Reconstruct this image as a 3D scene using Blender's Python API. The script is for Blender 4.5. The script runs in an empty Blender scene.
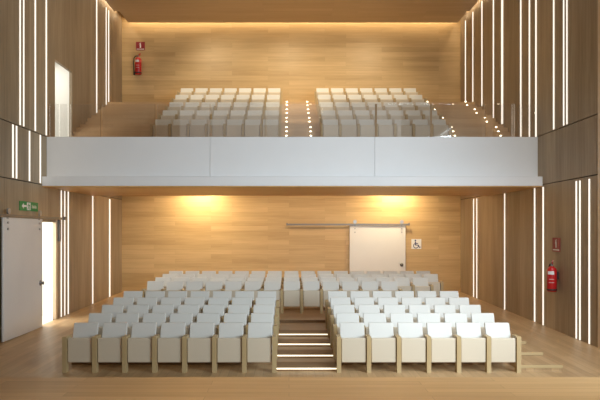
import bpy, bmesh, math, random
from mathutils import Matrix, Vector
random.seed(4)
scene = bpy.context.scene
COL = scene.collection

# ------------------------------------------------------------------ measures
F, VX, VY, EYE = 590.0, 289.0, 231.0, 2.65     # focal length in px, vanishing point, eye height
XL, XR, YB = -6.75, 6.93, 23.84                # side walls and back wall
G1, G2 = 3.92, 5.28                            # heights of the two shadow grooves
ZC = 10.95                                     # ceiling panels
def DL(px): return -XL * F / (VX - px)
def DR(px): return XR * F / (px - VX)
def side_floor(y): return max(0.0, 0.0153 * (y - 11.0))

# ------------------------------------------------------------------ materials
def new_mat(name):
    m = bpy.data.materials.new(name); m.use_nodes = True
    nt = m.node_tree
    return m, nt, nt.nodes['Principled BSDF']

def plain(name, col, rough=0.5, metal=0.0, spec=0.5, noise=0.0, nscale=60.0):
    m, nt, b = new_mat(name)
    b.inputs['Roughness'].default_value = rough
    b.inputs['Metallic'].default_value = metal
    b.inputs['Specular IOR Level'].default_value = spec
    tc = nt.nodes.new('ShaderNodeTexCoord'); nz = nt.nodes.new('ShaderNodeTexNoise')
    nz.inputs['Scale'].default_value = nscale; nz.inputs['Detail'].default_value = 3
    nt.links.new(tc.outputs['Object'], nz.inputs['Vector'])
    mx = nt.nodes.new('ShaderNodeMix'); mx.data_type = 'RGBA'
    k = 1 - noise
    mx.inputs[6].default_value = (col[0]*k, col[1]*k, col[2]*k, 1)
    mx.inputs[7].default_value = (min(1, col[0]*(1+noise)), min(1, col[1]*(1+noise)), min(1, col[2]*(1+noise)), 1)
    nt.links.new(nz.outputs['Fac'], mx.inputs[0])
    nt.links.new(mx.outputs[2], b.inputs['Base Color'])
    return m

def glow(name, col, strength):
    m, nt, b = new_mat(name)
    b.inputs['Base Color'].default_value = (0.8, 0.8, 0.8, 1)
    b.inputs['Emission Color'].default_value = (*col, 1)
    b.inputs['Emission Strength'].default_value = strength
    return m

def wood(name, ca, cb, along, across, length, width, rough=0.45, joint=0.75, grain=22.0, spec=0.4, contrast=0.5, streak=1.0):
    """planked wood; along/across are axis letters of the object's own coordinates"""
    m, nt, b = new_mat(name)
    N, L = nt.nodes.new, nt.links.new
    tc = N('ShaderNodeTexCoord'); sp = N('ShaderNodeSeparateXYZ'); L(tc.outputs['Object'], sp.inputs[0])
    cm = N('ShaderNodeCombineXYZ'); L(sp.outputs[along.upper()], cm.inputs[0]); L(sp.outputs[across.upper()], cm.inputs[1])
    br = N('ShaderNodeTexBrick'); L(cm.outputs[0], br.inputs['Vector'])
    br.offset = 0.37; br.squash = 1.0
    br.inputs['Scale'].default_value = 1.0
    br.inputs['Brick Width'].default_value = length
    br.inputs['Row Height'].default_value = width
    br.inputs['Mortar Size'].default_value = 0.004
    br.inputs['Mortar Smooth'].default_value = 0.3
    br.inputs['Color1'].default_value = (0, 0, 0, 1); br.inputs['Color2'].default_value = (1, 1, 1, 1)
    br.inputs['Mortar'].default_value = (0.5, 0.5, 0.5, 1)
    mp = N('ShaderNodeMapping'); mp.inputs['Scale'].default_value = (0.8, grain, 1)
    L(cm.outputs[0], mp.inputs['Vector'])
    ofs = N('ShaderNodeVectorMath'); ofs.operation = 'ADD'          # each plank gets its own stretch of grain
    sc = N('ShaderNodeVectorMath'); sc.operation = 'SCALE'; sc.inputs['Scale'].default_value = 7.0
    L(br.outputs['Color'], sc.inputs[0]); L(mp.outputs[0], ofs.inputs[0]); L(sc.outputs[0], ofs.inputs[1])
    nz = N('ShaderNodeTexNoise'); nz.inputs['Scale'].default_value = 1.0; nz.inputs['Detail'].default_value = 5; nz.inputs['Roughness'].default_value = 0.6
    L(ofs.outputs[0], nz.inputs['Vector'])
    mp2 = N('ShaderNodeMapping'); mp2.inputs['Scale'].default_value = (0.25*streak, 2.2*streak, 1); L(cm.outputs[0], mp2.inputs['Vector'])
    n2 = N('ShaderNodeTexNoise'); n2.inputs['Scale'].default_value = 1.0; n2.inputs['Detail'].default_value = 3
    L(mp2.outputs[0], n2.inputs['Vector'])
    a1 = N('ShaderNodeMath'); a1.operation = 'MULTIPLY_ADD'; a1.inputs[1].default_value = 0.45; L(nz.outputs['Fac'], a1.inputs[0])
    a2 = N('ShaderNodeMath'); a2.operation = 'MULTIPLY_ADD'; a2.inputs[1].default_value = 0.35; L(n2.outputs['Fac'], a2.inputs[0])
    bw = N('ShaderNodeRGBToBW'); L(br.outputs['Color'], bw.inputs[0])
    a3 = N('ShaderNodeMath'); a3.operation = 'MULTIPLY'; a3.inputs[1].default_value = 0.2; L(bw.outputs[0], a3.inputs[0])
    L(a3.outputs[0], a2.inputs[2]); L(a2.outputs[0], a1.inputs[2])
    rg = N('ShaderNodeMapRange'); rg.inputs['From Min'].default_value = 0.5 - contrast*0.5; rg.inputs['From Max'].default_value = 0.5 + contrast*0.5
    L(a1.outputs[0], rg.inputs['Value'])
    mx = N('ShaderNodeMix'); mx.data_type = 'RGBA'
    mx.inputs[6].default_value = (*ca, 1); mx.inputs[7].default_value = (*cb, 1)
    L(rg.outputs[0], mx.inputs[0])
    mj = N('ShaderNodeMix'); mj.data_type = 'RGBA'; mj.blend_type = 'MULTIPLY'
    mj.inputs[7].default_value = (joint, joint, joint, 1)
    L(br.outputs['Fac'], mj.inputs[0]); L(mx.outputs[2], mj.inputs[6])
    L(mj.outputs[2], b.inputs['Base Color'])
    b.inputs['Roughness'].default_value = rough
    b.inputs['Specular IOR Level'].default_value = spec
    return m

M = {}
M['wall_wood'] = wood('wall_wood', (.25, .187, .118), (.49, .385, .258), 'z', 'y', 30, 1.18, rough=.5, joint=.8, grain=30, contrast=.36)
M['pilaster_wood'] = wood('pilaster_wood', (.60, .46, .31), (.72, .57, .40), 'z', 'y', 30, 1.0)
M['back_wood'] = wood('back_wood', (.45, .30, .135), (.67, .48, .245), 'x', 'z', 2.3, .19, rough=.42, joint=.86, grain=18, contrast=.42)
M['ceiling_wood'] = wood('ceiling_wood', (.45, .33, .19), (.60, .46, .285), 'x', 'y', 2.6, .25, joint=.85)
M['soffit_wood'] = wood('soffit_wood', (.60, .34, .12), (.74, .47, .19), 'x', 'y', 2.6, .25, joint=.85)
M['floor_wood'] = wood('floor_wood', (.34, .215, .105), (.58, .40, .215), 'y', 'x', 2.2, .16, rough=.42, joint=.75, grain=14)
M['stage_wood'] = wood('stage_wood', (.42, .26, .115), (.64, .43, .215), 'x', 'y', 2.4, .16, rough=.38, joint=.72, grain=14, contrast=.45)
M['tier_wood'] = wood('tier_wood', (.25, .15, .075), (.40, .25, .13), 'x', 'y', 2.4, .2, rough=.4, joint=.8, grain=14)
M['step_wood'] = wood('step_wood', (.20, .12, .06), (.32, .20, .10), 'x', 'y', 2.4, .2, rough=.55, joint=.8, grain=14)
M['balcony_wood'] = wood('balcony_wood', (.48, .32, .17), (.64, .45, .26), 'x', 'z', 2.4, .2, rough=.45, joint=.85, grain=14)
M['chair_wood'] = wood('chair_wood', (.45, .33, .165), (.60, .46, .255), 'z', 'y', 5, 1, rough=.45, joint=1, grain=40, streak=6)
M['fabric'] = plain('seat_fabric', (.70, .69, .645), .75, noise=.05, nscale=180)
M['laminate'] = plain('seat_laminate', (.65, .57, .44), .5, noise=.03)
M['white'] = plain('white_lacquer', (.88, .88, .88), .45, noise=.02, nscale=2)
M['door_white'] = plain('door_white', (.74, .74, .73), .35, noise=.02, nscale=3)
M['plaster'] = plain('corridor_plaster', (.85, .85, .82), .8, noise=.02)
M['steel'] = plain('brushed_steel', (.22, .21, .20), .4, metal=.6)
M['steel_light'] = plain('polished_steel', (.40, .41, .43), .35, metal=.6)
M['bronze'] = plain('bronze_edge', (.30, .18, .07), .5)
M['dark'] = plain('dark_gap', (.02, .015, .01), .9)
M['black'] = plain('black_rubber', (.02, .02, .02), .5)
M['red'] = plain('red_enamel', (.50, .012, .014), .3, noise=.04, nscale=8)
M['sign_red'] = plain('sign_red', (.28, .012, .025), .4)
M['sign_white'] = plain('sign_white', (.82, .82, .82), .5)
M['green'] = plain('sign_green', (.0, .26, .06), .4)
M['blue'] = plain('sign_blue', (.045, .06, .16), .4)
M['strip'] = glow('strip_light', (1.0, .94, .82), 1.0)
M['step_strip'] = glow('step_light', (1.0, .88, .62), 1.6)
M['dot'] = glow('stair_dot', (1.0, .90, .66), 9.0)

def glass_mat():
    m, nt, b = new_mat('balustrade_glass')
    N, L = nt.nodes.new, nt.links.new
    tr = N('ShaderNodeBsdfTransparent'); tr.inputs[0].default_value = (.975, .975, .975, 1)
    gl = N('ShaderNodeBsdfGlossy'); gl.inputs['Roughness'].default_value = .02; gl.inputs['Color'].default_value = (1, 1, 1, 1)
    fr = N('ShaderNodeFresnel'); fr.inputs['IOR'].default_value = 1.8
    ms = N('ShaderNodeMixShader'); L(fr.outputs[0], ms.inputs[0]); L(tr.outputs[0], ms.inputs[1]); L(gl.outputs[0], ms.inputs[2])
    L(ms.outputs[0], nt.nodes['Material Output'].inputs['Surface'])
    nt.nodes.remove(b)
    return m
M['glass'] = glass_mat()

# ------------------------------------------------------------------ mesh helpers
def add_box(bm, x0, x1, y0, y1, z0, z1, mi=0):
    vs = [bm.verts.new((x, y, z)) for x in (x0, x1) for y in (y0, y1) for z in (z0, z1)]
    for f in ((0, 1, 3, 2), (4, 6, 7, 5), (0, 4, 5, 1), (2, 3, 7, 6), (0, 2, 6, 4), (1, 5, 7, 3)):
        fc = bm.faces.new([vs[i] for i in f]); fc.material_index = mi
    return vs

def add_prism(bm, pts, t0, t1, axis):
    """polygon in the two other axes (in order), pushed along axis from t0 to t1"""
    def P(a, b, t):
        return {'x': (t, a, b), 'y': (a, t, b), 'z': (a, b, t)}[axis]
    v0 = [bm.verts.new(P(a, b, t0)) for a, b in pts]
    v1 = [bm.verts.new(P(a, b, t1)) for a, b in pts]
    n = len(pts)
    bm.faces.new(v0); bm.faces.new(v1[::-1])
    for i in range(n):
        bm.faces.new((v0[i], v1[i], v1[(i+1) % n], v0[(i+1) % n]))

def add_lathe(bm, prof, cx, cy, n=20, axis='z'):
    rings = []
    for r, h in prof:
        ring = []
        for i in range(n):
            a = 2*math.pi*i/n
            p = (cx + r*math.cos(a), cy + r*math.sin(a), h)
            if axis == 'y': p = (cx + r*math.cos(a), h, cy + r*math.sin(a))
            ring.append(bm.verts.new(p))
        rings.append(ring)
    for a, b in zip(rings, rings[1:]):
        for i in range(n):
            bm.faces.new((a[i], a[(i+1) % n], b[(i+1) % n], b[i]))
    bm.faces.new(rings[0][::-1]); bm.faces.new(rings[-1])

def add_tube(bm, pts, r, n=8):
    pts = [Vector(p) for p in pts]; rings = []
    for i, p in enumerate(pts):
        d = (pts[min(i+1, len(pts)-1)] - pts[max(i-1, 0)]).normalized()
        u = d.orthogonal().normalized()
        if rings: 
            u = (lastu - d*lastu.dot(d)).normalized()
        lastu = u; w = d.cross(u)
        rings.append([bm.verts.new(p + (u*math.cos(2*math.pi*k/n) + w*math.sin(2*math.pi*k/n))*r) for k in range(n)])
    for a, b in zip(rings, rings[1:]):
        for i in range(n):
            bm.faces.new((a[i], a[(i+1) % n], b[(i+1) % n], b[i]))
    bm.faces.new(rings[0][::-1]); bm.faces.new(rings[-1])

def bevel(bm, w, seg=2):
    bmesh.ops.bevel(bm, geom=list(bm.edges), offset=w, segments=seg, profile=.5, affect='EDGES', clamp_overlap=True)

def obj(name, bm, mat, parent=None, smooth=False):
    bmesh.ops.recalc_face_normals(bm, faces=bm.faces)
    me = bpy.data.meshes.new(name); bm.to_mesh(me); bm.free()
    for m in (mat if isinstance(mat, (list, tuple)) else [mat]): me.materials.append(m)
    if smooth:
        for p in me.polygons: p.use_smooth = True
    o = bpy.data.objects.new(name, me); COL.objects.link(o)
    if parent: o.parent = parent
    return o

def box(name, x0, x1, y0, y1, z0, z1, mat, parent=None, bev=0):
    bm = bmesh.new(); add_box(bm, x0, x1, y0, y1, z0, z1)
    if bev: bevel(bm, bev)
    return obj(name, bm, mat, parent)

def tag(o, label, cat, group=None):
    o['label'] = label; o['category'] = cat
    if group: o['group'] = group
    return o

def struct(o):
    o['kind'] = 'structure'; return o

def thing(name, label, cat, mat=None, group=None):
    o = bpy.data.objects.new(name, None); COL.objects.link(o)
    o.empty_display_size = .1
    if mat is not None: o.matrix_world = mat
    return tag(o, label, cat, group)

def wall_frame(side, along, z):
    """local x = to the right, y = up, z = out of the wall"""
    if side == 'left':  o, r, n = (XL, along, z), (0, 1, 0), (1, 0, 0)
    if side == 'right': o, r, n = (XR, along, z), (0, -1, 0), (-1, 0, 0)
    if side == 'back':  o, r, n = (along, YB, z), (1, 0, 0), (0, -1, 0)
    m = Matrix.Identity(4)
    for i in range(3):
        m[i][0] = r[i]; m[i][1] = (0, 0, 1)[i]; m[i][2] = n[i]; m[i][3] = o[i]
    return m

ORD = ['first', 'second', 'third', 'fourth', 'fifth', 'sixth', 'seventh', 'eighth', 'ninth', 'tenth',
       'eleventh', 'twelfth', 'thirteenth', 'fourteenth', 'fifteenth', 'sixteenth']

# ------------------------------------------------------------------ room shell
def floor_mesh():
    bm = bmesh.new()
    ys = [7.08, 11.0, 24.2]
    pts = [(y, side_floor(y)) for y in ys] + [(24.2, -.3), (7.08, -.3)]
    add_prism(bm, pts, XL-.02, XR+.02, 'x')
    return bm
struct(obj('floor', floor_mesh(), M['floor_wood']))
struct(box('stage_floor', XL-.02, XR+.02, -3.5, 7.07, -.3, .90, M['stage_wood']))

# side walls: three bands of boards parted by shadow grooves
def wall_mesh(xin, xout, holes, y0, y1):
    bm = bmesh.new()
    bands = [(-.3, G1-.012), (G1+.012, G2-.012), (G2+.012, 11.9)]
    for za, zb in bands:
        hs = sorted([h for h in holes if h[2] < zb and h[3] > za])
        y = y0
        for (a, b, c, d) in hs:
            add_box(bm, xin, xout, y, a, za, zb)
            if d < zb: add_box(bm, xin, xout, a, b, max(d, za), zb)
            if c > za: add_box(bm, xin, xout, a, b, za, c)
            y = b
        add_box(bm, xin, xout, y, y1, za, zb)
    s = 1 if xout > xin else -1
    for g in (G1, G2):
        add_box(bm, xin+s*.05, xout, y0, y1, g-.012, g+.012, 1)
    return bm
DOOR_L = (14.75, 17.08, 0.04, 2.90)
DOOR_U = (17.02, 18.36, 5.25, 7.60)
ADDED_WIN = (2.2, 7.8, 1.9, 7.2)
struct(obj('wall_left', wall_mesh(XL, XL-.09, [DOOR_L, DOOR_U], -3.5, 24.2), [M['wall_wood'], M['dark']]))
struct(obj('wall_right', wall_mesh(XR, XR+.25, [ADDED_WIN], -3.5, 24.2), [M['wall_wood'], M['dark']]))
struct(box('wall_back', XL, XR, YB, YB+.25, -.3, 11.9, M['back_wood']))
struct(box('trim_1', XR-.06, XR-.005, 12.0, 13.13, .0, 11.8, M['pilaster_wood']))

# unseen window added in the right wall to carry a cool light
bm = bmesh.new()
y0, y1, z0, z1 = ADDED_WIN
for a, b, c, d in ((y0, y1, z0, z0+.1), (y0, y1, z1-.1, z1), (y0, y0+.1, z0, z1), (y1-.1, y1, z0, z1), ((y0+y1)/2-.04, (y0+y1)/2+.04, z0, z1)):
    add_box(bm, XR+.02, XR+.16, a, b, c, d)
struct(obj('added_window', bm, M['white']))

# ceiling: inner panel, wider outer panel, closed top; warm coves in the gaps
bm = bmesh.new()
add_box(bm, -6.41, 6.72, 22.3, 23.5, ZC, ZC+.12)
add_box(bm, -6.62, 6.82, 8.0, 22.3, ZC, ZC+.12)
add_box(bm, XL-.2, XR+.2, -3.5, 24.2, 11.75, 11.9)
add_box(bm, XL, XR, 7.8, 8.0, ZC, 11.75)
struct(obj('ceiling', bm, M['ceiling_wood']))

# stalls tiers
bm = bmesh.new()
SX0, SX1 = -4.30, 5.17
TR = 11.66
pts = [(TR, -.1)]
z = 0
for k in range(1, 5):
    y = TR + .854*(k-1)
    pts += [(y, z), (y, .066*k)]; z = .066*k
pts += [(15.4, z), (15.4, .33), (17.45, .33), (17.45, .358), (18.47, .358), (18.47, .386), (19.49, .386), (19.49, .414), (YB, .414), (YB, -.1)]
pts = [p for i, p in enumerate(pts) if i == 0 or p != pts[i-1]]
# left seats, aisle and right seats all stand on the same stepped section
add_prism(bm, pts, SX0, 4.369, 'x')
add_box(bm, 4.37, SX1, 15.39, YB, -.1, .33)
add_prism(bm, [(17.45, .33), (17.45, .358), (18.47, .358), (18.47, .386), (19.49, .386), (19.49, .414), (YB, .414), (YB, .33)], 4.37, SX1, 'x')
struct(obj('stalls_platform', bm, M['tier_wood']))
# aisle steps: a half tread in front of every tier
def steps_mesh(x0, x1, n):
    bm = bmesh.new()
    for k in range(1, n+1):
        y = 11.16 + .854*(k-1)
        add_box(bm, x0, x1, y, TR + .854*(k-1) - .001, .066*(k-1) + (.0 if k > 1 else -.05), .066*k)
    return bm
struct(obj('aisle_steps', steps_mesh(-.24, .915, 4), M['step_wood']))
sp = [(11.16, -.1)]
for k in range(1, 5):
    y = 11.16 + .854*(k-1)
    sp += [(y, sp[-1][1] if k > 1 else 0), (y, .066*k + .05)]
sp += [(15.38, sp[-1][1]), (15.38, -.1)]
bm = bmesh.new(); add_prism(bm, sp, 4.37, 5.171, 'x')
struct(obj('side_steps', bm, M['floor_wood']))
for k in range(1, 4):
    y = 11.16 + .854*(k-1)
    struct(box(f'trim_{k+2}', 4.37, 5.171, y-.014, y-.0005, .066*k-.008, .066*k+.052, M['chair_wood']))

# balcony
D0 = 16.43
bm = bmesh.new(); add_box(bm, XL, XR, 16.12, 16.55, 3.885, 4.14); bevel(bm, .006, 1)
struct(obj('balcony_ledge', bm, M['white']))
bm = bmesh.new()
xs = [XL, -2.2, 2.39, XR]
for a, b in zip(xs, xs[1:]):
    add_box(bm, a+.004, b-.004, D0, D0+.12, 4.14, 5.27)
struct(obj('balcony_parapet', bm, M['white']))
struct(box('balcony_soffit', XL, XR, 16.14, 20.25, 3.86, 3.884, M['soffit_wood']))
struct(box('balcony_back_soffit', XL, XR, 20.25, YB, 4.75, 4.80, M['soffit_wood']))
struct(box('balcony_soffit_riser', XL, XR, 20.20, 20.25, 3.884, 4.80, M['soffit_wood']))
BT = lambda k: 18.47 + 1.08*(k-1)
BZ = lambda k: 5.253 + .505*k
bm = bmesh.new()
pts = [(D0+.12, 4.85), (D0+.12, BZ(0))]
for k in range(1, 5):
    pts += [(BT(k), BZ(k-1)), (BT(k), BZ(k))]
pts += [(YB, BZ(4)), (YB, 4.85)]
add_prism(bm, pts, XL, XR, 'x')
struct(obj('balcony_platform', bm, M['balcony_wood']))
bm = bmesh.new()
for x0, x1 in ((-.25, .99), (4.99, XR-.002), (XL+.002, -4.30)):
    for k in range(0, 5):
        end = BT(k+1)-.001 if k < 4 else YB
        if k: add_box(bm, x0, x1, BT(k)+.20, end, BZ(k), BZ(k)+.168)
        if k == 0: add_box(bm, x0, x1, BT(1)-.54, end, BZ(0), BZ(0)+.168)
        if k < 4: add_box(bm, x0, x1, BT(k+1)-(.20 if k == 0 else .50), end, BZ(k)+.168, BZ(k)+.337)
struct(obj('balcony_steps', bm, M['balcony_wood']))

# corridors behind the two openings in the left wall
def corridor(name, y0, y1, z0, z1, dx):
    bm = bmesh.new(); x1 = XL-.09; x0 = x1-dx
    add_box(bm, x0-.05, x0, y0, y1, z0, z1)
    add_box(bm, x0, x1, y0-.05, y0, z0, z1); add_box(bm, x0, x1, y1, y1+.05, z0, z1)
    add_box(bm, x0, x1, y0, y1, z1, z1+.05); add_box(bm, x0, x1, y0, y1, z0-.05, z0)
    return struct(obj(name, bm, M['plaster']))
corridor('wall_corridor', 14.0, 18.2, .03, 3.3, 2.2)
corridor('wall_landing', 16.2, 19.4, 5.25, 8.3, 1.9)

# ------------------------------------------------------------------ sliding doors
def sliding_door(name, side, along, z, w, h, label, handle_x, hang, rail, rail_label, bracket):
    fr = wall_frame(side, along, z)
    t = thing(name, label, 'door', fr)
    t['kind'] = 'structure'
    bm = bmesh.new(); add_box(bm, 0, w, 0, h, .06, .10); bevel(bm, .005, 1)
    obj('door_panel', bm, M['door_white'], t)
    for hx in hang:
        bm = bmesh.new()
        add_box(bm, hx-.035, hx+.035, h-.03, h+.20, .101, .115)
        add_lathe(bm, [(.075, .118), (.075, .15)], hx, h+.15, 14)
        add_lathe(bm, [(.028, .112), (.028, .13)], hx, h-.12, 10)
        add_lathe(bm, [(.028, .112), (.028, .13)], hx, h-.27, 10)
        obj('roller_hanger', bm, M['steel_light'], t)
    bm = bmesh.new()
    add_lathe(bm, [(.07, .10), (.07, .115), (.03, .12), (.03, .17), (.05, .175), (.05, .19)], handle_x[0], handle_x[1], 14)
    obj('handle', bm, M['steel'], t, True)
    r = thing('door_track', rail_label, 'door track', fr)
    bm = bmesh.new(); add_box(bm, rail[0], rail[1], h+.005, h+.075, .125, .150)
    obj('rail', bm, M['steel'], r)
    n = 5
    for i in range(n):
        x = rail[0] + .12 + (rail[1]-rail[0]-.24)*i/(n-1)
        bm = bmesh.new(); add_lathe(bm, [(.02, .0), (.02, .125)], x, h+.04, 8)
        obj('standoff', bm, M['steel'], r)
    for x in (rail[0], rail[1]):
        bm = bmesh.new(); add_box(bm, x-.03, x+.03, h+.0, h+.1, .12, .17); obj('end_stop', bm, M['steel'], r)
    if bracket:
        bm = bmesh.new(); add_box(bm, bracket-.05, bracket+.05, h-.62, h+.0, .0, .07); obj('side_guide', bm, M['steel'], r)
    return t
sliding_door('door_1', 'left', 13.73, .06, 2.19, 2.91, 'white sliding door half open on the left wall under the green exit sign',
             (2.05, 1.20), (.20, 1.96), (-2.2, 3.60), 'grey steel track along left wall above the half open sliding door', 3.52)
sliding_door('door_2', 'back', 2.44, .42, 2.25, 2.45, 'closed white sliding door on the back wall under the balcony',
             (2.09, .87), (.21, 2.09), (-2.52, 2.38), 'long grey steel track on the back wall above the closed white door', None)
bm = bmesh.new()
yA, yB, zA, zB = DOOR_L[0], DOOR_L[1], .06, DOOR_L[3]
add_box(bm, XL-.085, XL+.012, yB-.012, yB+.10, zA+.05, zB+.08)
struct(obj('trim_2', bm, M['pilaster_wood']))

# ------------------------------------------------------------------ seats
def chair_meshes():
    bm = bmesh.new()                                    # upright folded seat pan
    add_box(bm, -.230, .230, -.215, -.135, .187, .640); bevel(bm, .014, 2)
    seat = bm
    bm = bmesh.new()                                    # reclined back
    vs = add_box(bm, -.236, .236, -.06, -.005, .30, .877)
    for v in vs:
        v.co.y += (v.co.z-.30)/.577*.19
    bevel(bm, .012, 2)
    back = bm
    def side():                                         # slab leg with arm, cut back at the rear
        bm = bmesh.new()
        add_prism(bm, [(-.25, 0), (-.25, .665), (-.235, .675), (.0, .675), (.02, .655), (.02, .56), (-.13, .50), (-.13, .0)], -.04, .04, 'x')
        return bm
    return seat, back, side
_seat, _back, _side = chair_meshes()
C0 = bpy.data.objects.new('auditorium_chair', None); COL.objects.link(C0); C0.empty_display_size = .1
tag(C0, 'x', 'seat')
p_seat = obj('seat', _seat, M['laminate'], C0)
p_back = obj('backrest', _back, M['fabric'], C0)
p_side = obj('side_panel', _side(), M['chair_wood'], C0); p_side.location.x = -.28
bm = bmesh.new(); add_box(bm, -.234, .234, -.10, -.075, .36, .40)
p_rail = obj('support_bar', bm, M['steel'], C0); 
used = [False]
def place_chair(x, y, z, label, group, last=False):
    if not used[0]:
        used[0] = True; r = C0; parts = [p_seat, p_back, p_side, p_rail]
    else:
        r = C0.copy(); COL.objects.link(r); parts = []
        for p in (p_seat, p_back, p_side, p_rail):
            c = p.copy(); COL.objects.link(c); c.parent = r; parts.append(c)
    r.location = (x, y, z); r['label'] = label; r['group'] = group
    if last:
        c = p_side.copy(); COL.objects.link(c); c.parent = r; c.location.x = .28
    return r
P = .56
ROWN = ['front', 'second', 'third', 'fourth', 'fifth']
for k in range(5):                                      # stalls, two blocks
    y, z = 11.26 + .854*k, .066*k
    for i in range(7):
        n = 7-i
        pos = 'next to the centre aisle' if n == 1 else ('at the left end' if n == 7 else f'{ORD[n-1]} from the aisle')
        place_chair(-.275 - P*(n-.5), y, z, f'white folding seat, {pos}, {ROWN[k]} row of the left front block', 'white folding seats in the left front block', last=(i == 6))
    for i in range(6):
        pos = 'next to the centre aisle' if i == 0 else ('at the right end' if i == 5 else f'{ORD[i]} from the aisle')
        place_chair(.935 + P*(i+.5), y, z, f'white folding seat, {pos}, {ROWN[k]} row of the right front block', 'white folding seats in the right front block', last=(i == 5))
for k, n in enumerate((13, 15, 16, 16)):                # rows under the balcony
    y, z = 16.85 + 1.02*k, (.33, .358, .386, .414)[k]
    for i in range(n):
        rr = ['front', 'second', 'third', 'last'][k]
        pos = f'{ORD[i]} from the left' if i < n-1 else 'at the right end'
        place_chair(-4.12 + P*(i+.5), y, z, f'white folding seat, {pos}, in the {rr} row under the balcony', 'white folding seats under the balcony', last=(i == n-1))
for k in range(5):                                      # balcony
    y, z = 18.27 + 1.08*k, BZ(k)
    rr = ['front', 'second', 'third', 'fourth', 'last'][k]
    for i in range(7):
        n = 7-i
        pos = 'next to the centre stairs' if n == 1 else ('at the left end' if n == 7 else f'{ORD[n-1]} from the stairs')
        place_chair(-.29 - P*(n-.5), y, z, f'white folding seat, {pos}, in the {rr} balcony row, left block', 'white folding seats in the left balcony block', last=(i == 6))
    for i in range(7):
        pos = 'next to the centre stairs' if i == 0 else ('at the right end' if i == 6 else f'{ORD[i]} from the stairs')
        place_chair(1.01 + P*(i+.5), y, z, f'white folding seat, {pos}, in the {rr} balcony row, right block', 'white folding seats in the right balcony block', last=(i == 6))

# ------------------------------------------------------------------ wall light strips
def bal_floor(y):
    k = 0
    for q in range(1, 5):
        if y >= BT(q): k = q
    z = BZ(k)
    if k and y > BT(k)+.20: z += .168
    if k < 4 and y > BT(k+1)-.50: z += .169
    if k == 0 and BT(1)-.54 < y: z += .168
    return z
def strips(side, items, z0f, z1, zone, group):
    D = DL if side == 'left' else DR
    X = XL if side == 'left' else XR
    rows = sorted(((D(px), w) for px, w in items))
    for i, (y, w) in enumerate(rows):
        wd = .56*w*y*y/(abs(X)*F)
        s = 1 if side == 'left' else -1
        z0 = z0f(y+wd/2)
        x0, x1 = sorted((X+s*.0025, X+s*.016))
        o = box('light_strip', x0, x1, y-wd/2, y+wd/2, z0, z1, M['strip'])
        n = len(rows)
        if i == 0: pos = 'nearest the stage'
        elif i == n-1: pos = 'farthest from the stage'
        else: pos = f'{ORD[i]} from the stage'
        tag(o, f'glowing white vertical light strip on {zone}, {pos}', 'light strip', group)
strips('left', [(19.8, 1.7), (23.4, 1.4), (35, 1.7), (46, 1.6), (96.5, 1.2), (106, .7), (108.5, 1.0)],
       lambda y: G2+.03 if y < 16.43 else bal_floor(y)+.03, 10.9, 'the upper left wall', 'light strips on the upper left wall')
strips('left', [(12.6, 1.9), (16.2, 1.8), (29.2, 1.7), (40, 1.7)], lambda y: G1+.03, G2-.03, 'the middle band of left wall', 'light strips on the middle left wall')
strips('left', [(61, 1.2), (64.5, 1.2), (68, 1.4), (92.5, 1.2), (109.5, 1.6)], lambda y: side_floor(y)+.01, 3.85, 'the lower left wall', 'light strips on the lower left wall')
strips('right', [(465.6, 1.0), (473, 1.0), (482.1, 1.3), (493.6, 1.3), (502.4, 2.9), (521, 1.7), (529.7, 1.6), (536.2, 1.8), (554, 1.7), (564, 1.6), (567.2, 1.6)],
       lambda y: G2+.03 if y < 16.43 else bal_floor(y)+.03, 10.9, 'the upper right wall', 'light strips on the upper right wall')
strips('right', [(473.8, .9), (477, .9), (504.9, 1.2), (534.9, 1.6), (543.4, 1.7), (576.6, 1.8), (580.2, 1.6), (589.6, 1.9)],
       lambda y: side_floor(y)+.01, 3.85, 'the lower right wall', 'light strips on the lower right wall')

# ------------------------------------------------------------------ step lights
for k in range(1, 5):
    y = 11.16 + .854*(k-1)
    x0, x1 = (-.235, .905)
    o = box('step_light', x0, x1, y-.012, y,   .066*k-.030, .066*k-.006, M['step_strip'])
    tag(o, f'glowing light bar along the {["lowest", "second", "third", "top lit"][k-1]} step of the centre aisle', 'step light', 'light bars on the aisle steps')
def dome(name, x, y, z, r, label, group):
    bm = bmesh.new()
    add_lathe(bm, [(r*math.cos(a), z + r*math.sin(a)) for a in (0, .4, .8, 1.2, 1.5)], x, y, 12)
    return tag(obj(name, bm, M['dot'], None, True), label, 'stair light', group)
levels = []
levels.append((BT(1)-.20, BZ(0)+.337))
for k in range(1, 5):
    levels.append((BT(k), BZ(k))); levels.append((BT(k)+.20, BZ(k)+.168))
for (x, nm) in ((-.08, 'left edge of the centre balcony stairs'), (.68, 'right edge of the centre balcony stairs'),
                (5.15, 'left edge of the right balcony stairs'), (6.57, 'right edge of the right balcony stairs')):
    for i, (y, z) in enumerate(levels):
        pos = 'on the top lit step' if i == 8 else ('on the lowest lit step' if i == 0 else f'{ORD[i]} lit step up')
        dome('stair_light', x, y+.045, z+.004, .031, f'small round glowing light, {nm}, {pos}', 'round lights on the balcony stairs')

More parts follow.
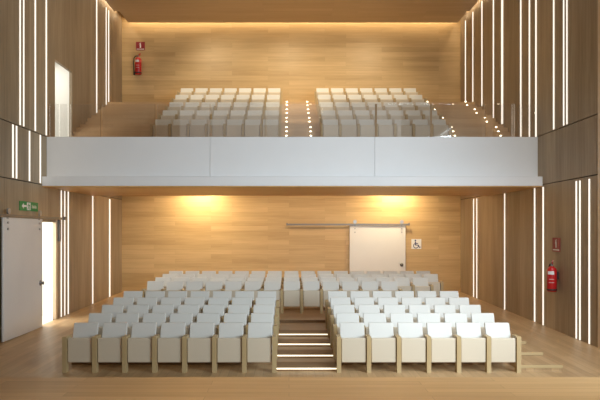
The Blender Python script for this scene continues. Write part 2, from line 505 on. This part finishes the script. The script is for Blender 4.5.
# ------------------------------------------------------------------ glass balustrade
gx = [XL+.02] + [(p-VX)*16.5/F for p in (101.6, 156, 211, 266, 321, 376, 431, 486)] + [XR-.02]
for i, (a, b) in enumerate(zip(gx, gx[1:])):
    g = .012
    pos = 'next to the left wall' if i == 0 else ('next to the right wall' if i == len(gx)-2 else f'{ORD[i]} from the left wall')
    t = thing('glass_panel', f'clear glass balustrade panel on the white balcony front, {pos}', 'glass panel',
              Matrix.Translation(((a+b)/2, 16.5, 5.27)), 'glass panels along the balcony front')
    h = (b-a)/2-g-.02
    box('pane', -h, h, -.008, .008, .012, .93, M['glass'], t)
    e = .03 if i in (5, 6) else .005
    if i < len(gx)-2: box('edge_strip', h-.002+.003, h+2*e, -.012, .012, .0, .93, M['bronze'], t)
    bm = bmesh.new(); add_box(bm, -h, h, -.014, .014, 0, .0119); obj('base_channel', bm, M['steel'], t)

# ------------------------------------------------------------------ fire extinguishers and signs
def extinguisher(fr, label, s=1.0, turn=0.0):
    t = thing('fire_extinguisher', label, 'fire extinguisher', fr)
    # local: x right, y up, z out of the wall; body stands along y
    def lathe_y(prof, cx, cz, n=20):
        bm = bmesh.new(); add_lathe(bm, prof, cx, cz, n, axis='y'); return bm
    R = .115
    obj('cylinder_body', lathe_y([(.10, 0), (R, .02), (R, .50), (.10, .56), (.06, .60), (.035, .62)], 0, .15), M['red'], t, True)
    obj('base_ring', lathe_y([(R+.003, .03), (R+.003, .07)], 0, .15), M['black'], t, True)
    obj('valve', lathe_y([(.03, .62), (.03, .68), (.02, .70)], 0, .15, 12), M['steel'], t)
    bm = bmesh.new()
    add_tube(bm, [(0, .69, .15), (.03, .72, .15), (.09, .75, .17)], .016)
    add_tube(bm, [(0, .67, .15), (.05, .68, .16), (.10, .69, .18)], .013)
    obj('lever', bm, M['red'], t)
    bm = bmesh.new()
    add_tube(bm, [(-.02, .66, .15), (-.10, .66, .15), (-.155, .58, .15), (-.17, .40, .15), (-.16, .2, .15), (-.145, .08, .15)], .018)
    h = obj('hose', bm, M['black'], t, True)
    bm = bmesh.new(); add_tube(bm, [(-.145, .10, .15), (-.14, -.02, .15)], .03); obj('nozzle', bm, M['black'], h)
    def patch(y0, y1, a0, a1, mat, name):
        bm = bmesh.new(); n = 8; r = R+.002
        va = []
        for i in range(n+1):
            a = turn + a0 + (a1-a0)*i/n
            va.append([bm.verts.new((rr*math.sin(a), y, .15+rr*math.cos(a))) for y in (y0, y1) for rr in (r, r+.002)])
        for p, q in zip(va, va[1:]):
            for (i, j) in ((0, 2), (2, 3), (3, 1), (1, 0)):
                bm.faces.new((p[i], p[j], q[j], q[i]))
        return obj(name, bm, mat, t)
    patch(.42, .50, -.8, .5, M['sign_white'], 'paper_label')
    patch(.30, .31, -.5, .5, M['sign_white'], 'printed_line')
    patch(.22, .23, -.5, .5, M['sign_white'], 'printed_line')
    bm = bmesh.new(); add_box(bm, -.04, .04, .30, .48, .0, .04); obj('mounting_bracket', bm, M['black'], t)
    t.scale = (s, s, s)
    return t
fr = wall_frame('right', 15.20, 1.09)
extinguisher(fr, 'red fire extinguisher on the lower right wall between light strips', 1.06, 1.1)
extinguisher(wall_frame('back', -6.05, 8.93), 'red fire extinguisher on the back wall above the balcony stairs', 1.12)

def picto_extinguisher(t, cx, cy, s, z):
    bm = bmesh.new()
    pts = [(-.12, -.45), (.12, -.45), (.12, .15), (.07, .27), (.04, .29), (.04, .38), (.15, .46), (.13, .5), (-.05, .5), (-.05, .44), (-.2, .40), (-.22, .0), (-.18, .0), (-.165, .36), (-.04, .39), (-.04, .29), (-.07, .27), (-.12, .15)]
    add_prism(bm, [(cx+x*s, cy+y*s) for x, y in pts], z, z+.002, 'z')
    obj('pictogram', bm, M['sign_white'], t)
def ext_sign(fr, w, h, label):
    t = thing('fire_extinguisher_sign', label, 'sign', fr)
    bm = bmesh.new(); add_box(bm, -w/2, w/2, 0, h, 0, .015); obj('sign_board', bm, M['sign_red'], t)
    picto_extinguisher(t, 0, h*.57, h*.62, .015)
    bm = bmesh.new(); add_box(bm, -w*.42, w*.42, h*.09, h*.17, .015, .017); obj('bottom_band', bm, M['sign_white'], t)
    return t
ext_sign(wall_frame('right', 15.28, 2.115), .42, .36, 'small dark red sign with white extinguisher symbol on the lower right wall')
ext_sign(wall_frame('back', -6.0, 9.95), .36, .34, 'small dark red sign with white extinguisher symbol high on the back wall')

def mesh_text(body, size, parent, mat, loc, name):
    cu = bpy.data.curves.new(name, 'FONT'); cu.body = body; cu.size = size; cu.extrude = .001
    cu.align_x = 'CENTER'; cu.align_y = 'CENTER'
    o = bpy.data.objects.new('tmp', cu); COL.objects.link(o)
    bpy.context.view_layer.update()
    me = bpy.data.meshes.new_from_object(o.evaluated_get(bpy.context.evaluated_depsgraph_get()))
    bpy.data.objects.remove(o); bpy.data.curves.remove(cu)
    me.materials.clear(); me.materials.append(mat)
    q = bpy.data.objects.new(name, me); COL.objects.link(q); q.parent = parent; q.location = loc
    return q
# green exit sign over the left door
t = thing('exit_sign', 'green exit sign with white arrow and running figure above the left door', 'sign', wall_frame('left', 14.76, 3.17))
bm = bmesh.new(); add_box(bm, 0, 1.06, 0, .235, 0, .02); obj('sign_board', bm, M['green'], t)
bm = bmesh.new()
add_prism(bm, [(.10, .118), (.21, .195), (.21, .142), (.37, .142), (.37, .094), (.21, .094), (.21, .041)], .02, .022, 'z')
obj('arrow', bm, M['sign_white'], t)
bm = bmesh.new()
add_box(bm, .39, .60, .02, .215, .02, .0215); obj('door_symbol', bm, M['sign_white'], t)
bm = bmesh.new()
add_prism(bm, [(.47, .17), (.55, .16), (.57, .11), (.55, .11), (.535, .14), (.52, .10), (.56, .07), (.55, .03), (.53, .03), (.535, .06), (.50, .085), (.46, .04), (.42, .04), (.42, .055), (.455, .06), (.48, .10), (.485, .145), (.46, .14), (.44, .11), (.425, .12), (.445, .155)], .0216, .023, 'z')
add_lathe(bm, [(.02, .0216), (.02, .023)], .50, .193, 10)
obj('running_figure', bm, M['green'], t)
mesh_text('Salida', .125, t, M['sign_white'], (.82, .115, .021), 'lettering')

# wheelchair sign
t = thing('wheelchair_sign', 'white square wheelchair sign on the back wall right of the white door', 'sign', wall_frame('back', 4.945, 1.925))
bm = bmesh.new(); add_box(bm, 0, .40, 0, .40, 0, .012); obj('sign_board', bm, M['sign_white'], t)
bm = bmesh.new()
add_lathe(bm, [(.035, .012), (.035, .014)], .16, .345, 14)
add_prism(bm, [(.135, .30), (.18, .30), (.185, .24), (.27, .235), (.27, .205), (.19, .205), (.19, .175), (.29, .17), (.33, .08), (.37, .09), (.37, .06), (.31, .045), (.265, .14), (.15, .14)], .012, .014, 'z')
n = 22; ring = []
for i in range(n):
    a = math.radians(115 + 265*i/(n-1))
    ring.append([bm.verts.new((.18 + r*math.cos(a), .13 + r*math.sin(a), z)) for r in (.08, .11) for z in (.012, .014)])
for p, q in zip(ring, ring[1:]):
    for (i, j) in ((0, 1), (1, 3), (3, 2), (2, 0)):
        bm.faces.new((p[i], p[j], q[j], q[i]))
obj('wheelchair_symbol', bm, M['blue'], t)

# ------------------------------------------------------------------ light
def area(name, loc, size, target_dir, col, power, spread=180):
    l = bpy.data.lights.new(name, 'AREA'); l.shape = 'RECTANGLE'; l.size, l.size_y = size
    l.color = col; l.energy = power; l.spread = math.radians(spread)
    o = bpy.data.objects.new(name, l); COL.objects.link(o); o.location = loc
    o.rotation_euler = Vector(target_dir).to_track_quat('-Z', 'Y').to_euler()
    return o
WARM = (1.0, .78, .50)
# coves
area('back_cove_lamp', (0.1, 23.67, 11.3), (13.2, .2), (0, .0, -1), WARM, 125)
area('left_cove_lamp', (-6.69, 17.5, 11.3), (.10, 11.0), (0, 0, -1), WARM, 110)
area('right_cove_lamp', (6.88, 17.5, 11.3), (.08, 11.0), (0, 0, -1), WARM, 110)
# ceiling downlights over the balcony and wall washers under it
def spot(name, loc, tgt, col, power, ang, blend=.6, r=.08):
    l = bpy.data.lights.new(name, 'SPOT'); l.color = col; l.energy = power; l.spot_size = math.radians(ang); l.spot_blend = blend; l.shadow_soft_size = r
    o = bpy.data.objects.new(name, l); COL.objects.link(o); o.location = loc
    o.rotation_euler = (Vector(tgt)-Vector(loc)).to_track_quat('-Z', 'Y').to_euler()
for x in (-3.5, 4.2):
    spot('wall_washer_lamp', (x, 22.9, 4.65), (x, 23.84, 3.2), (1.0, .79, .47), 380, 150, 1.0)
area('under_balcony_lamp', (0, 21.9, 4.72), (11.5, .5), (0, .15, -1), (1.0, .80, .54), 210)
for x in (-3.6, 0, 3.6):
    spot('ceiling_downlight', (x, 20.3, 10.9), (x*.7+.4, 23.6, 7.2), (1.0, .82, .55), 400, 95, .9)
area('added_balcony_fill', (0, 18.6, 10.9), (9, .4), (0, 0, -1), (1.0, .84, .62), 130)  # unseen lamp added to lift the dim balcony rows
spot('added_stair_fill', (.37, 16.9, 10.9), (.37, 20.6, 6.8), (1.0, .84, .58), 420, 34, .6)  # added spot, brightens the dark centre stairs
area('added_seat_fill', (.2, 17.3, 3.85), (11, .15), (0, .55, -1), (1.0, .80, .55), 85)  # added warm fill for the seat fronts under the balcony
area('corridor_lamp', (XL-1.3, 16.0, 3.2), (1.5, 3.0), (0, 0, -1), (1, .97, .9), 160)
area('landing_lamp', (XL-1.2, 17.8, 8.2), (1.3, 2.2), (0, 0, -1), (1, .97, .9), 48)
spot('added_floor_spot', (4.6, 6.2, 11.2), (6.0, 12.4, 0), (.97, .97, .98), 2600, 62, 1.0, .2)  # unseen spot added to brighten the front-right floor
spot('added_stage_spot', (1.2, 4.2, 11.4), (1.4, 5.6, .9), (1.0, .88, .68), 2200, 56, 1.0, .3)  # unseen warm spot added to brighten the stage boards
# cool fill set behind the added window to brighten the right side
area('added_cool_fill', (XR+.30, 5.0, 4.5), (5.4, 5.2), (-.45, .85, -.16), (.76, .90, 1.0), 500, 100)

w = bpy.data.worlds.new('World'); scene.world = w; w.use_nodes = True
bg = w.node_tree.nodes['Background']
bg.inputs[0].default_value = (1.0, .95, .87, 1); bg.inputs[1].default_value = .58

# ------------------------------------------------------------------ camera and view
cam = bpy.data.cameras.new('camera'); co = bpy.data.objects.new('camera', cam); COL.objects.link(co)
co.location = (0, 0, EYE); co.rotation_euler = (math.pi/2, 0, 0)
cam.sensor_width = 36; cam.lens = F/600*36
cam.shift_x = (300-VX)/600; cam.shift_y = (VY-200)/600
cam.clip_end = 200
scene.camera = co
scene.view_settings.view_transform = 'Standard'; scene.view_settings.look = 'None'
scene.view_settings.exposure = 0.0; scene.view_settings.gamma = 1.0
scene.view_settings.use_curve_mapping = False
